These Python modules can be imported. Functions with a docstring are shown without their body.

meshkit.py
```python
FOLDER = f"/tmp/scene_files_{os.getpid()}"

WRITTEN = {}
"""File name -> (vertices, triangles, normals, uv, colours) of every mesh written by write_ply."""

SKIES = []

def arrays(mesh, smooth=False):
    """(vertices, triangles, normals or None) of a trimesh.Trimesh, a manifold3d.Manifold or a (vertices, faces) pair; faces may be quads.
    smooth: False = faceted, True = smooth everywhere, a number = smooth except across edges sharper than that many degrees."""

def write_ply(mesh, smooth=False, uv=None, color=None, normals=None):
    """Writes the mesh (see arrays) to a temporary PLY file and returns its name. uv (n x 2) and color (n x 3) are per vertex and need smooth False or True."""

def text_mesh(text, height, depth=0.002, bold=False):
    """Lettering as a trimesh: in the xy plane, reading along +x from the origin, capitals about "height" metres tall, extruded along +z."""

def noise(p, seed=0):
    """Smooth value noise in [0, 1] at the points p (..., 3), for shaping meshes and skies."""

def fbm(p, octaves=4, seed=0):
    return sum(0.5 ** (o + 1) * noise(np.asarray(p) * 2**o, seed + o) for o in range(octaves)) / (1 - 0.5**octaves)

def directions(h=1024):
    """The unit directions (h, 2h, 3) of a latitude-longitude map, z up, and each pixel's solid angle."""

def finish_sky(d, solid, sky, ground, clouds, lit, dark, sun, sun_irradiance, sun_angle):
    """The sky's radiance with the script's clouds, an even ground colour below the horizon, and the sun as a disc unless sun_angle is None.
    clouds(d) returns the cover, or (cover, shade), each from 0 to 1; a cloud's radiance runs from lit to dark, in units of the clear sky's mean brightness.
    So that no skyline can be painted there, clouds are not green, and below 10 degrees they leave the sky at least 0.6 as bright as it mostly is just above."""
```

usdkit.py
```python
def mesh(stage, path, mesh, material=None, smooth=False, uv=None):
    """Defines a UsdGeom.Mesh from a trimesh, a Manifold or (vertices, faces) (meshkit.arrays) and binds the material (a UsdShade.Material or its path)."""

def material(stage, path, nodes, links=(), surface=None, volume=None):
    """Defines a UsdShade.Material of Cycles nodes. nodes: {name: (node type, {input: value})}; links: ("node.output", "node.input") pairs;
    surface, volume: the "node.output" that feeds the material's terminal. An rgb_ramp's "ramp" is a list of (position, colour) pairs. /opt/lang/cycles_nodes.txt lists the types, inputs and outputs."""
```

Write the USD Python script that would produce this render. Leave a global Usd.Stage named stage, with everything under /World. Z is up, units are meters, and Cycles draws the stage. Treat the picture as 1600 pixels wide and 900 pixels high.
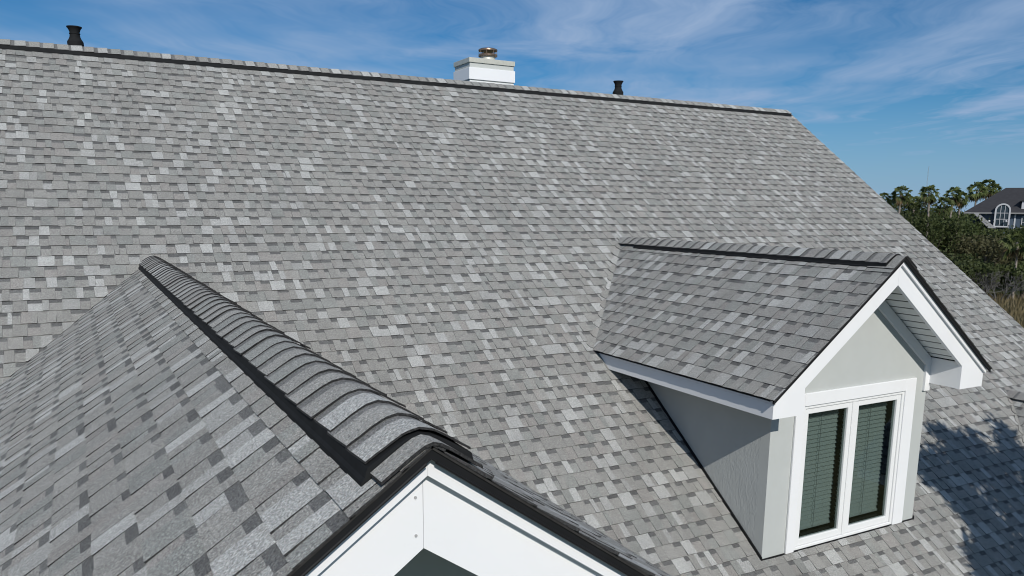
import math, random
import numpy as np, trimesh, manifold3d, shapely
from shapely import affinity
from shapely.geometry import Polygon, box as sbox
from shapely.prepared import prep
import usdkit, meshkit
from pxr import Usd, UsdGeom, UsdLux, UsdShade, Gf, Sdf, Vt

stage = Usd.Stage.CreateInMemory()
UsdGeom.SetStageUpAxis(stage, UsdGeom.Tokens.z); UsdGeom.SetStageMetersPerUnit(stage, 1.0)
UsdGeom.Xform.Define(stage, '/World')
A = np.array
H = 10.5                                                     # height of the drone above the ground

# ------------------------------------------------------------------ camera
PITCH, YAW, ROLL, FPX, CX, CY = -10.689, 28.601, 0.497, 1245.27, 800.76, 558.67
pi_, ya_, ro_ = np.radians([PITCH, YAW, ROLL])
fwd = A([math.sin(ya_)*math.cos(pi_), math.cos(ya_)*math.cos(pi_), math.sin(pi_)])
rgt = np.cross(fwd, [0, 0, 1]); rgt /= np.linalg.norm(rgt); up_ = np.cross(rgt, fwd)
rgt, up_ = rgt*math.cos(ro_) + up_*math.sin(ro_), up_*math.cos(ro_) - rgt*math.sin(ro_)
EYE = A([0, 0, H])
cam = UsdGeom.Camera.Define(stage, '/World/camera')
cam.AddTransformOp().Set(Gf.Matrix4d(*[float(x) for r_ in (rgt, up_, -fwd, EYE) for x in ((*r_, 0) if r_ is not EYE else (*r_, 1))]))
cam.CreateHorizontalApertureAttr(36.0); cam.CreateVerticalApertureAttr(20.25)
cam.CreateFocalLengthAttr(36*FPX/1600)
cam.CreateHorizontalApertureOffsetAttr(-(CX-800)/1600*36); cam.CreateVerticalApertureOffsetAttr((CY-450)/1600*36)
cam.CreateClippingRangeAttr(Gf.Vec2f(0.05, 20000))
cam.CreateExposureAttr(-0.32)

def frame_area(P):
    """How large a small piece at P stands in the picture, 0 outside it (only used to choose the pieces built singly)."""
    d = A(P) - EYE; z = d@fwd
    if z < .2: return 0
    x, y = CX + FPX*(d@rgt)/z, CY - FPX*(d@up_)/z
    return 1/z**2 if -15 < x < 1615 and -15 < y < 915 else 0

# ------------------------------------------------------------------ sky and sun
SUN_AZ, SUN_EL = math.radians(15.6), math.radians(34.0)      # a little left of the way the front roof faces
sun_dir = A([-math.sin(SUN_AZ)*math.cos(SUN_EL), -math.cos(SUN_AZ)*math.cos(SUN_EL), math.sin(SUN_EL)])
mat = usdkit.material
L = '/World/Looks/'
UsdGeom.Scope.Define(stage, '/World/Looks')
dome = UsdLux.DomeLight.Define(stage, '/World/sky')
sky_mat = mat(stage, L+'sky', {
    'sky': ('sky_texture', {'sky_type': 'single_scattering', 'sun_disc': False, 'sun_elevation': SUN_EL, 'sun_rotation': math.atan2(sun_dir[0], sun_dir[1]),
                            'altitude': 10.0, 'air_density': 0.9, 'aerosol_density': 0.35, 'ozone_density': 2.2}),
    'co': ('texture_coordinate', {}), 'sep': ('separate_xyz', {}),
    'zz': ('math', {'math_type': 'maximum', 'value2': 0.035}), 'dx': ('math', {'math_type': 'divide'}), 'dy': ('math', {'math_type': 'divide'}),
    'pl': ('combine_xyz', {'z': 0.0}),
    'rot': ('mapping', {'mapping_type': 'point', 'rotation': (0, 0, math.radians(35)), 'scale': (1, 1, 1)}),
    'st': ('mapping', {'mapping_type': 'point', 'scale': (1.0, 0.22, 1.0), 'location': (3.3, 1.7, 0)}),
    'warp': ('noise_texture', {'scale': 0.5, 'detail': 3.0}),
    'wv': ('vector_math', {'math_type': 'multiply_add', 'vector2': (1.6, 1.6, 0)}),
    'n1': ('noise_texture', {'scale': 0.75, 'detail': 9.0, 'roughness': 0.62}),
    'n2': ('noise_texture', {'scale': 0.35, 'detail': 3.0, 'roughness': 0.5}),
    'r1': ('rgb_ramp', {'ramp': [(0.36, (0, 0, 0)), (0.68, (1, 1, 1))]}),
    'r2': ('rgb_ramp', {'ramp': [(0.32, (.10, .10, .10)), (0.52, (1, 1, 1))]}),
    'low': ('map_range', {'from_min': 0.0, 'from_max': 0.13, 'to_min': 0.78, 'to_max': 0.0, 'clamp': True}),
    'mul': ('math', {'math_type': 'multiply'}), 'amt': ('math', {'math_type': 'multiply', 'value2': 1.25}), 'nz': ('map_range', {'from_min': .036, 'from_max': .085, 'to_min': 0.0, 'to_max': 1.0, 'clamp': True}), 'am2': ('math', {'math_type': 'multiply'}), 'sum': ('math', {'math_type': 'maximum', 'use_clamp': True}),
    'grade': ('mix_color', {'blend_type': 'multiply', 'fac': 1.0, 'b': (0.50, 1.22, 1.74)}),
    'cl': ('mix_color', {'blend_type': 'mix', 'b': (7.6, 10.6, 15.6)}),
    'bg': ('background_shader', {'strength': 0.05}),
}, [('co.generated', 'sep.vector'), ('sep.z', 'zz.value1'), ('sep.x', 'dx.value1'), ('zz.value', 'dx.value2'), ('sep.y', 'dy.value1'), ('zz.value', 'dy.value2'),
    ('dx.value', 'pl.x'), ('dy.value', 'pl.y'), ('pl.vector', 'rot.vector'), ('rot.vector', 'st.vector'), ('rot.vector', 'warp.vector'),
    ('warp.color', 'wv.vector1'), ('st.vector', 'wv.vector3'), ('wv.vector', 'n1.vector'), ('rot.vector', 'n2.vector'),
    ('n1.fac', 'r1.fac'), ('n2.fac', 'r2.fac'), ('r1.color', 'mul.value1'), ('r2.color', 'mul.value2'), ('mul.value', 'amt.value1'),
    ('sep.z', 'low.value'), ('sep.z', 'nz.value'), ('amt.value', 'am2.value1'), ('nz.result', 'am2.value2'), ('am2.value', 'sum.value1'), ('low.result', 'sum.value2'),
    ('sky.color', 'grade.a'), ('grade.result', 'cl.a'), ('sum.value', 'cl.fac'), ('cl.result', 'bg.color')], surface='bg.background')
UsdShade.MaterialBindingAPI.Apply(dome.GetPrim()).Bind(sky_mat)
sun = UsdLux.DistantLight.Define(stage, '/World/sun')
sun.CreateIntensityAttr(1.25); sun.CreateAngleAttr(0.45); sun.CreateColorAttr(Gf.Vec3f(1.0, 0.955, 0.89)); sun.CreateNormalizeAttr(True)
zax = sun_dir; xax = np.cross([0, 0, 1], zax); xax /= np.linalg.norm(xax); yax = np.cross(zax, xax)
sun.AddTransformOp().Set(Gf.Matrix4d(*[float(v) for r_, w in ((xax, 0), (yax, 0), (zax, 0), ((0, 0, 60), 1)) for v in (*r_, w)]))

# ------------------------------------------------------------------ helpers
taken = {}
def path_for(name, parent=None):
    base = (parent or '/World') + '/' + name
    k = taken.get(base, -1) + 1; taken[base] = k
    return base if k == 0 else f'{base}_{k:03d}'
def say(prim, label=None, cat=None, group=None, kind=None):
    for k, v in (('label', label), ('category', cat), ('group', group), ('kind', kind)):
        if v: prim.SetCustomDataByKey(k, v)
ORG = {}
def thing(name, loc, label, cat, group=None, rotz=0, scale=None, kind=None):
    p = path_for(name); x = UsdGeom.Xform.Define(stage, p)
    x.AddTranslateOp().Set(Gf.Vec3d(*map(float, loc)))
    if rotz: x.AddRotateZOp().Set(float(rotz))
    if scale is not None: x.AddScaleOp().Set(Gf.Vec3f(*map(float, scale)))
    say(x.GetPrim(), label, cat, group, kind); ORG[p] = A(loc, float)
    return p
def obj(name, mesh, m, parent=None, smooth=False, label=None, tone=None, kind=None):
    """One mesh; under a thing its points are taken off the thing's base."""
    p = path_for(name, parent)
    v, f, n = meshkit.arrays(mesh, smooth)
    top = '/'.join(p.split('/')[:3])
    if parent and top in ORG: v = v - ORG[top]
    g = UsdGeom.Mesh.Define(stage, p)
    g.CreatePointsAttr(Vt.Vec3fArray.FromNumpy(v.astype(np.float32)))
    g.CreateFaceVertexCountsAttr(Vt.IntArray.FromNumpy(np.full(len(f), 3, np.int32)))
    g.CreateFaceVertexIndicesAttr(Vt.IntArray.FromNumpy(f.astype(np.int32).ravel()))
    g.CreateSubdivisionSchemeAttr('none')
    if n is not None:
        g.CreateNormalsAttr(Vt.Vec3fArray.FromNumpy(n.astype(np.float32))); g.SetNormalsInterpolation('vertex')
    if tone is not None:
        UsdGeom.PrimvarsAPI(g).CreatePrimvar('tone', Sdf.ValueTypeNames.Color3fArray, 'vertex').Set(Vt.Vec3fArray.FromNumpy(np.asarray(tone, np.float32)))
    UsdShade.MaterialBindingAPI.Apply(g.GetPrim()).Bind(M[m])
    say(g.GetPrim(), label, kind=kind)
    return p
def cat_(ms): return trimesh.util.concatenate(ms)
def bx(x0, x1, y0, y1, z0, z1):
    b = trimesh.creation.box([x1-x0, y1-y0, z1-z0]); b.apply_translation([(x0+x1)/2, (y0+y1)/2, (z0+z1)/2]); return b
def bev(x0, x1, y0, y1, z0, z1, r=.004):
    """A box with chamfered edges."""
    c = [(sx, sy, sz) for sx in (0, 1) for sy in (0, 1) for sz in (0, 1)]
    pts = []
    for sx, sy, sz in c:
        P = A([(x0, x1)[sx], (y0, y1)[sy], (z0, z1)[sz]]); s = A([1-2*sx, 1-2*sy, 1-2*sz])*r
        pts += [P+s*[1, 1, 0], P+s*[1, 0, 1], P+s*[0, 1, 1]]
    return trimesh.convex.convex_hull(A(pts))
def prism_y(poly, y0, y1):
    """A polygon in x-z pushed from y0 to y1."""
    poly = poly if isinstance(poly, Polygon) else Polygon(poly)
    m = trimesh.creation.extrude_polygon(shapely.geometry.polygon.orient(poly), y1-y0, engine='earcut')
    v = m.vertices; m.vertices = np.c_[v[:, 0], y1 - v[:, 2], v[:, 1]]
    m.fix_normals(); return m
def prism_x(poly, x0, x1):
    """A polygon in y-z pushed from x0 to x1."""
    poly = poly if isinstance(poly, Polygon) else Polygon(poly)
    m = trimesh.creation.extrude_polygon(shapely.geometry.polygon.orient(poly), x1-x0, engine='earcut')
    v = m.vertices; m.vertices = np.c_[x0 + v[:, 2], v[:, 0], v[:, 1]]
    m.fix_normals(); return m
def lathe(profile, at, n=28):
    m = trimesh.creation.revolve(A(profile, float), sections=n); m.apply_translation(at); return m
def tube(pts, radii, n=6):
    pts = A(pts, float); radii = np.broadcast_to(A(radii, float), len(pts)); rings = []
    for i, P in enumerate(pts):
        d = pts[min(i+1, len(pts)-1)] - pts[max(i-1, 0)]; d /= np.linalg.norm(d)+1e-9
        a = np.cross(d, [.3, .2, .93] if abs(d[2]) < .9 else [1, 0, 0]); a /= np.linalg.norm(a); b = np.cross(d, a)
        t = np.arange(n)*2*math.pi/n
        rings.append(P + radii[i]*(np.cos(t)[:, None]*a + np.sin(t)[:, None]*b))
    v = np.vstack(rings + [pts[:1], pts[-1:]]); f = []
    for i in range(len(pts)-1):
        for j in range(n):
            k = (j+1) % n; f += [(i*n+j, i*n+k, i*n+n+k), (i*n+j, i*n+n+k, i*n+n+j)]
    e = len(pts)*n
    for j in range(n): f += [(e, (j+1) % n, j), (e+1, e-n+j, e-n+(j+1) % n)]
    return trimesh.Trimesh(v, f, process=False)

# ------------------------------------------------------------------ materials
M = {}
def plain(name, col, rough=.6, spec=.4, metal=0.0, var=.06, vscale=6.0, bump=0.0, bscale=60.0, bdist=.004):
    nodes = {'g': ('geometry', {}), 'n': ('noise_texture', {'scale': vscale, 'detail': 5.0, 'roughness': .6}),
             'r': ('rgb_ramp', {'ramp': [(.25, tuple(c*(1-var) for c in col)), (.75, tuple(min(1, c*(1+var)) for c in col))]}),
             'p': ('principled_bsdf', {'roughness': rough, 'specular_ior_level': spec, 'metallic': metal})}
    links = [('g.position', 'n.vector'), ('n.fac', 'r.fac'), ('r.color', 'p.base_color')]
    if bump:
        nodes['bn'] = ('noise_texture', {'scale': bscale, 'detail': 4.0, 'roughness': .6}); nodes['b'] = ('bump', {'strength': bump, 'distance': bdist})
        links += [('g.position', 'bn.vector'), ('bn.fac', 'b.height'), ('b.normal', 'p.normal')]
    M[name] = mat(stage, L+name, nodes, links, surface='p.BSDF')
plain('white_paint', (.74, .75, .76), .45, .4, var=.025, vscale=3, bump=.05, bscale=90)
plain('white_vinyl', (.73, .74, .74), .35, .5, var=.012, vscale=5)
plain('soffit_vinyl', (.66, .68, .67), .5, .4, var=.02, vscale=8)
plain('black_metal', (.012, .0125, .0135), .55, .15, var=.15, vscale=12)
plain('black_plastic', (.014, .015, .016), .8, .12, var=.2, vscale=25, bump=.1, bscale=120)
plain('asphalt_edge', (.035, .034, .033), .9, .15, var=.3, vscale=60)
plain('stucco', (.432, .452, .441), .85, .2, var=.03, vscale=5, bump=.12, bscale=70, bdist=.006)
M['stucco_rough'] = mat(stage, L+'stucco_rough', {
    'g': ('geometry', {}), 'n': ('noise_texture', {'scale': 5.0, 'detail': 4.0}), 'r': ('rgb_ramp', {'ramp': [(.3, (.415, .435, .425)), (.7, (.442, .462, .452))]}),
    'm': ('mapping', {'mapping_type': 'point', 'rotation': (.6, 0, 0), 'scale': (1, 1.0, .45)}),
    'b1': ('noise_texture', {'scale': 26.0, 'detail': 5.0, 'roughness': .62, 'distortion': 1.2}),
    'b': ('bump', {'strength': .38, 'distance': .012}), 'p': ('principled_bsdf', {'roughness': .85, 'specular_ior_level': .2})},
    [('g.position', 'n.vector'), ('n.fac', 'r.fac'), ('r.color', 'p.base_color'), ('g.position', 'm.vector'), ('m.vector', 'b1.vector'), ('b1.fac', 'b.height'), ('b.normal', 'p.normal')], surface='p.BSDF')
plain('chase_paint', (.47, .49, .47), .6, .3, var=.03)
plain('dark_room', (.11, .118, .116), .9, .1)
plain('blind', (.70, .72, .70), .55, .3, var=.03, vscale=20)
plain('copper', (.33, .22, .15), .32, .5, metal=.85, var=.25, vscale=30)
plain('galv', (.50, .50, .44), .5, .5, metal=.2, var=.1, vscale=20)
plain('nail', (.35, .35, .35), .6, .3)
M['glass'] = mat(stage, L+'glass', {'w': ('layer_weight', {'blend': .5}), 'p4': ('math', {'math_type': 'power', 'value2': 4.0}), 'f': ('math', {'math_type': 'multiply_add', 'value2': .85, 'value3': .05}),
    't': ('transparent_bsdf', {'color': (.60, .645, .635)}), 'g': ('glossy_bsdf', {'roughness': .01, 'color': (.9, .95, .95)}), 'm': ('mix_closure', {})},
    [('w.facing', 'p4.value1'), ('p4.value', 'f.value1'), ('f.value', 'm.fac'), ('t.BSDF', 'm.closure1'), ('g.BSDF', 'm.closure2')], surface='m.closure')
# asphalt granules: the tone of each piece comes with the mesh, the speckle from noise
M['shingle'] = mat(stage, L+'shingle', {
    'a': ('attribute', {'attribute': 'tone'}), 'g': ('geometry', {}),
    'n': ('noise_texture', {'scale': 180.0, 'detail': 3.0, 'roughness': .8}),
    'r': ('rgb_ramp', {'ramp': [(.31, (.25, .25, .26)), (.45, (.78, .78, .78)), (.56, (1.13, 1.13, 1.12)), (.69, (2.2, 2.19, 2.17))]}),
    'n2': ('noise_texture', {'scale': 340.0, 'detail': 1.0}),
    'r2': ('rgb_ramp', {'ramp': [(.35, (1.04, .985, .95)), (.65, (.95, 1.01, 1.03))]}),
    'n3': ('noise_texture', {'scale': 1.3, 'detail': 5.0, 'roughness': .6}),
    'r3': ('rgb_ramp', {'ramp': [(.3, (.93, .93, .93)), (.7, (1.07, 1.07, 1.06))]}),
    'm1': ('vector_math', {'math_type': 'multiply'}), 'm2': ('vector_math', {'math_type': 'multiply'}), 'm3': ('vector_math', {'math_type': 'multiply'}),
    'b': ('bump', {'strength': .35, 'distance': .003}),
    'p': ('principled_bsdf', {'roughness': .92, 'specular_ior_level': .18, 'diffuse_roughness': .2})},
    [('g.position', 'n.vector'), ('g.position', 'n2.vector'), ('g.position', 'n3.vector'), ('n.fac', 'r.fac'), ('n2.fac', 'r2.fac'), ('n3.fac', 'r3.fac'),
     ('a.color', 'm1.vector1'), ('r.color', 'm1.vector2'), ('m1.vector', 'm2.vector1'), ('r2.color', 'm2.vector2'), ('m2.vector', 'm3.vector1'), ('r3.color', 'm3.vector2'),
     ('n.fac', 'b.height'), ('b.normal', 'p.normal'), ('m3.vector', 'p.base_color')], surface='p.BSDF')
def leafy(name, c1, c2, c3, trans=.3):
    M[name] = mat(stage, L+name, {'g': ('geometry', {}), 'r': ('rgb_ramp', {'ramp': [(0, c1), (.55, c2), (1, c3)]}), 'o': ('object_info', {}),
        'h': ('hsv', {'hue': .5, 'saturation': 1.0}), 'v': ('map_range', {'to_min': .75, 'to_max': 1.25}),
        'd': ('principled_bsdf', {'roughness': .6, 'specular_ior_level': .25}), 't': ('translucent_bsdf', {}), 'm': ('mix_closure', {'fac': trans})},
        [('g.random_per_island', 'r.fac'), ('r.color', 'h.color'), ('o.random', 'v.value'), ('v.result', 'h.value'), ('h.color', 'd.base_color'), ('h.color', 't.color'), ('d.BSDF', 'm.closure1'), ('t.BSDF', 'm.closure2')], surface='m.closure')
leafy('oak_leaf', (.070, .088, .030), (.13, .142, .050), (.19, .195, .068))
leafy('brown_leaf', (.070, .068, .032), (.11, .105, .048), (.16, .15, .065))
leafy('bright_leaf', (.06, .08, .025), (.11, .13, .04), (.17, .18, .06))
leafy('palm_leaf', (.10, .125, .04), (.17, .19, .07), (.27, .27, .12), .25)
leafy('dead_frond', (.14, .10, .05), (.2, .15, .08), (.26, .2, .11), .2)
plain('bark', (.10, .085, .07), .9, .1, var=.3, vscale=4)
plain('palm_trunk', (.24, .21, .18), .9, .1, var=.25, vscale=5)
plain('bare_twig', (.12, .115, .11), .9, .1, var=.2, vscale=3)

# ------------------------------------------------------------------ ground
def sheet(poly, z):
    m = trimesh.creation.triangulate_polygon(poly, engine='earcut'); return trimesh.Trimesh(np.c_[m[0], np.full(len(m[0]), z)], m[1], process=False)
M['ground'] = mat(stage, L+'ground', {'g': ('geometry', {}), 'n': ('noise_texture', {'scale': .05, 'detail': 8.0, 'roughness': .65}), 'n2': ('noise_texture', {'scale': 3.0, 'detail': 4.0}),
    'r': ('rgb_ramp', {'ramp': [(.35, (.05, .06, .025)), (.55, (.085, .085, .04)), (.7, (.12, .10, .05))]}), 'r2': ('rgb_ramp', {'ramp': [(.3, (.7, .7, .7)), (.7, (1.3, 1.3, 1.3))]}),
    'm': ('vector_math', {'math_type': 'multiply'}), 'p': ('principled_bsdf', {'roughness': .95, 'specular_ior_level': .1})},
    [('g.position', 'n.vector'), ('g.position', 'n2.vector'), ('n.fac', 'r.fac'), ('n2.fac', 'r2.fac'), ('r.color', 'm.vector1'), ('r2.color', 'm.vector2'), ('m.vector', 'p.base_color')], surface='p.BSDF')
say(stage.GetPrimAtPath(obj('ground', sheet(sbox(-4000, -4000, 4000, 4000), 0), 'ground')), 'green and brown grassy ground around the house, reaching the horizon', 'ground', kind='structure')

# ------------------------------------------------------------------ THE HOUSE: measures
T = .7345; YR, ZR, XE, XW = 11.295, H+1.830, 12.03, -9.0       # main roof: slope, ridge, right and left rake
cT = 1/math.hypot(1, T); sT = T*cT
YE = 2.2; ZE = ZR - T*(YR-YE)                                # front eave
EXPO = .142
def roof_z(y): return ZR - T*abs(YR-y)
HOUSE = thing('house', (3.5, 11.2, 0), 'large gabled house with grey shingle roofs, white trim and dormer seen from above', 'house')

class Slope:
    """A roof plane with along-eave U, up-slope V and normal N."""
    def __init__(s, O, U, V):
        s.O, s.U, s.V = A(O, float), A(U, float), A(V, float)/np.linalg.norm(V); s.N = np.cross(s.U, s.V)
    def at(s, u, v, h=0): return s.O + np.multiply.outer(u, s.U) + np.multiply.outer(v, s.V) + np.multiply.outer(h, s.N)
    def uv(s, P): d = A(P, float) - s.O; return np.stack([d@s.U, d@s.V], -1)
    def poly(s, pts): return Polygon(s.uv(pts))

MID, BROWN, GREEN, LIGHT, PALE = (.240, .238, .229), (.237, .229, .220), (.226, .231, .223), (.336, .339, .334), (.288, .290, .284)
def pick(rng, gap):
    r = rng.random()
    if gap: t = MID if r < .62 else BROWN if r < .76 else GREEN if r < .88 else PALE if r < .95 else LIGHT
    else: t = LIGHT if r < .18 else PALE if r < .31 else MID if r < .74 else BROWN if r < .83 else GREEN
    return A(t)*rng.uniform(.93, 1.07)
BUTT = A([.030, .030, .031])

def piece(sl, poly, v0, hb, ht, tone, vlim=None, zlift=0.0):
    """One shingle piece: the polygon's top face tilted from hb at its butt to ht at the next course, and its cut edges. Returns verts, faces, tones."""
    c = A(shapely.geometry.polygon.orient(poly).exterior.coords)[:-1]
    h = zlift + hb + (ht-hb)*np.clip((c[:, 1]-v0)/EXPO, -.1, 1.2)
    n = len(c); top = sl.at(c[:, 0], c[:, 1], h); V, F, C = [top], [(0, i, i+1) for i in range(1, n-1)], [np.tile(tone, (n, 1))]
    if n > 5:
        vv, ff = trimesh.creation.triangulate_polygon(poly, engine='earcut')
        if len(ff):
            hh = zlift + hb + (ht-hb)*np.clip((vv[:, 1]-v0)/EXPO, -.1, 1.2)
            a, b, d = vv[ff[:, 0]], vv[ff[:, 1]], vv[ff[:, 2]]
            flip = ((b-a)[:, 0]*(d-a)[:, 1] - (b-a)[:, 1]*(d-a)[:, 0]) < 0
            ff = A(ff); ff[flip] = ff[flip][:, ::-1]
            V, F, C = [sl.at(vv[:, 0], vv[:, 1], hh)], [tuple(x) for x in ff], [np.tile(tone, (len(vv), 1))]
    base = len(V[0]); vmax = c[:, 1].max()
    for i in range(n):
        j = (i+1) % n
        if min(c[i, 1], c[j, 1]) > vmax-.004: continue          # the lapped top edge
        q = sl.at(c[[i, j, j, i], 0], c[[i, j, j, i], 1], A([-.001, -.001, h[j], h[i]]))
        V.append(q); F += [(base, base+1, base+2), (base, base+2, base+3)]; C.append(np.tile(BUTT if abs(c[i, 1]-c[j, 1]) < .03 else BUTT*1.5, (4, 1))); base += 4
    C = np.vstack(C); V = np.vstack(V)
    C = C*(.91 + .18*meshkit.noise(V*A([23., 23., 23.]), 3))[:, None]
    return V, F, C

def join(ps):
    V, F, C, n = [], [], [], 0
    for v, f, c in ps:
        V.append(v); F.append(A(f)+n); C.append(c); n += len(v)
    return (np.vstack(V), np.vstack(F)), np.vstack(C)

def shingle(sl, parent, region, seed, single=300, v_start=0.0, scale_w=1.0, field='shingle_field', courses=None):
    """Lays the courses over region (a polygon in u, v): raised tabs and, between them, the lower layer with its dark printed band."""
    rng = random.Random(seed); ps = []; u0, v0, u1, v1 = region.bounds; P = prep(region)
    k = math.floor((v0-v_start)/EXPO)
    while v_start + k*EXPO < v1 and (courses is None or k < courses):
        vb = v_start + k*EXPO; k += 1; u = u0 - rng.random()*.4; raised = rng.random() < .5; slant = rng.uniform(-.004, .004); jb = rng.uniform(-.002, .002); left = .012
        since = 0
        while u < u1:
            w = (rng.choice([.07, .09, .11, .125, .14, .16]) if raised else rng.choice([.07, .085, .10, .115]))*scale_w*rng.uniform(.9, 1.1)
            if rng.random() < .07: w = rng.uniform(.03, .055)
            e0, e1 = rng.uniform(-.005, .005), rng.uniform(-.005, .005)
            top = vb + EXPO + .016
            a, b = u, u + w
            hb = rng.uniform(.0082, .0102) if raised else rng.uniform(.0044, .0056)
            ht = .0012; tone = pick(rng, not raised)
            bot = vb + jb + (rng.uniform(-.0018, .0018) if raised else rng.uniform(-.001, .001))
            r1, r2 = rng.uniform(-.0012, .0012), rng.uniform(-.0012, .0012)
            quad = [(a+left*0+e0*.5, bot+r1), (b-.0012+e1*.5, bot+r2), (b-.0012-e1*.5, top), (a-e0*.5, top)]
            parts = []
            if raised and w > .10 and rng.random() < .38:     # a tab of two blends
                f0 = rng.uniform(.35, .65); f1 = f0 + rng.uniform(-.06, .06); mb, mt = quad[0][0]+(quad[1][0]-quad[0][0])*f0, quad[3][0]+(quad[2][0]-quad[3][0])*f1
                parts = [(Polygon([quad[0], (mb, quad[0][1]), (mt, top), quad[3]]), tone), (Polygon([(mb, quad[0][1]), quad[1], quad[2], (mt, top)]), pick(rng, False))]
            elif not raised and rng.random() < .93:
                bf = vb + EXPO*rng.uniform(.66, .76)
                parts = [(Polygon([quad[0], quad[1], (b-.0012, bf+.002*r1), (a, bf)]), tone), (Polygon([(a, bf), (b-.0012, bf), quad[2], quad[3]]), A([.114, .115, .116])*rng.uniform(.85, 1.15))]
            else: parts = [(Polygon(quad), tone)]
            got = []
            for pg, tn in parts:
                if P.contains(pg): gs = [pg]
                elif P.intersects(pg):
                    x = pg.intersection(region); gs = [g for g in getattr(x, 'geoms', [x]) if g.geom_type == 'Polygon' and g.area > 2e-5]
                else: gs = []
                got += [piece(sl, g, vb, hb, ht, tn) for g in gs]
            if got:
                (V, F), C = join(got); ps.append((V, F, C))
            u = b; since += 1
            raised = not raised if rng.random() < .93 else raised
    rank = sorted(range(len(ps)), key=lambda i: -frame_area(ps[i][0].mean(0))*(1+.0*i))
    chosen = {i for i in rank[:single] if frame_area(ps[i][0].mean(0)) > 0}
    for i in rank[:single]:
        if i in chosen: obj('shingle', (ps[i][0], A(ps[i][1])), 'shingle', parent, tone=ps[i][2])
    rest = [p for i, p in enumerate(ps) if i not in chosen]
    if rest:
        (V, F), C = join(rest); obj(field, (V, F), 'shingle', parent, tone=C, kind='stuff')

def slab(sl, poly, thick, top=-.0015):
    """The roof deck under the shingles."""
    m = trimesh.creation.extrude_polygon(shapely.geometry.polygon.orient(poly), thick, engine='earcut')
    v = m.vertices; m.vertices = sl.at(v[:, 0], v[:, 1], top - thick + v[:, 2]); m.fix_normals(); return m

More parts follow.
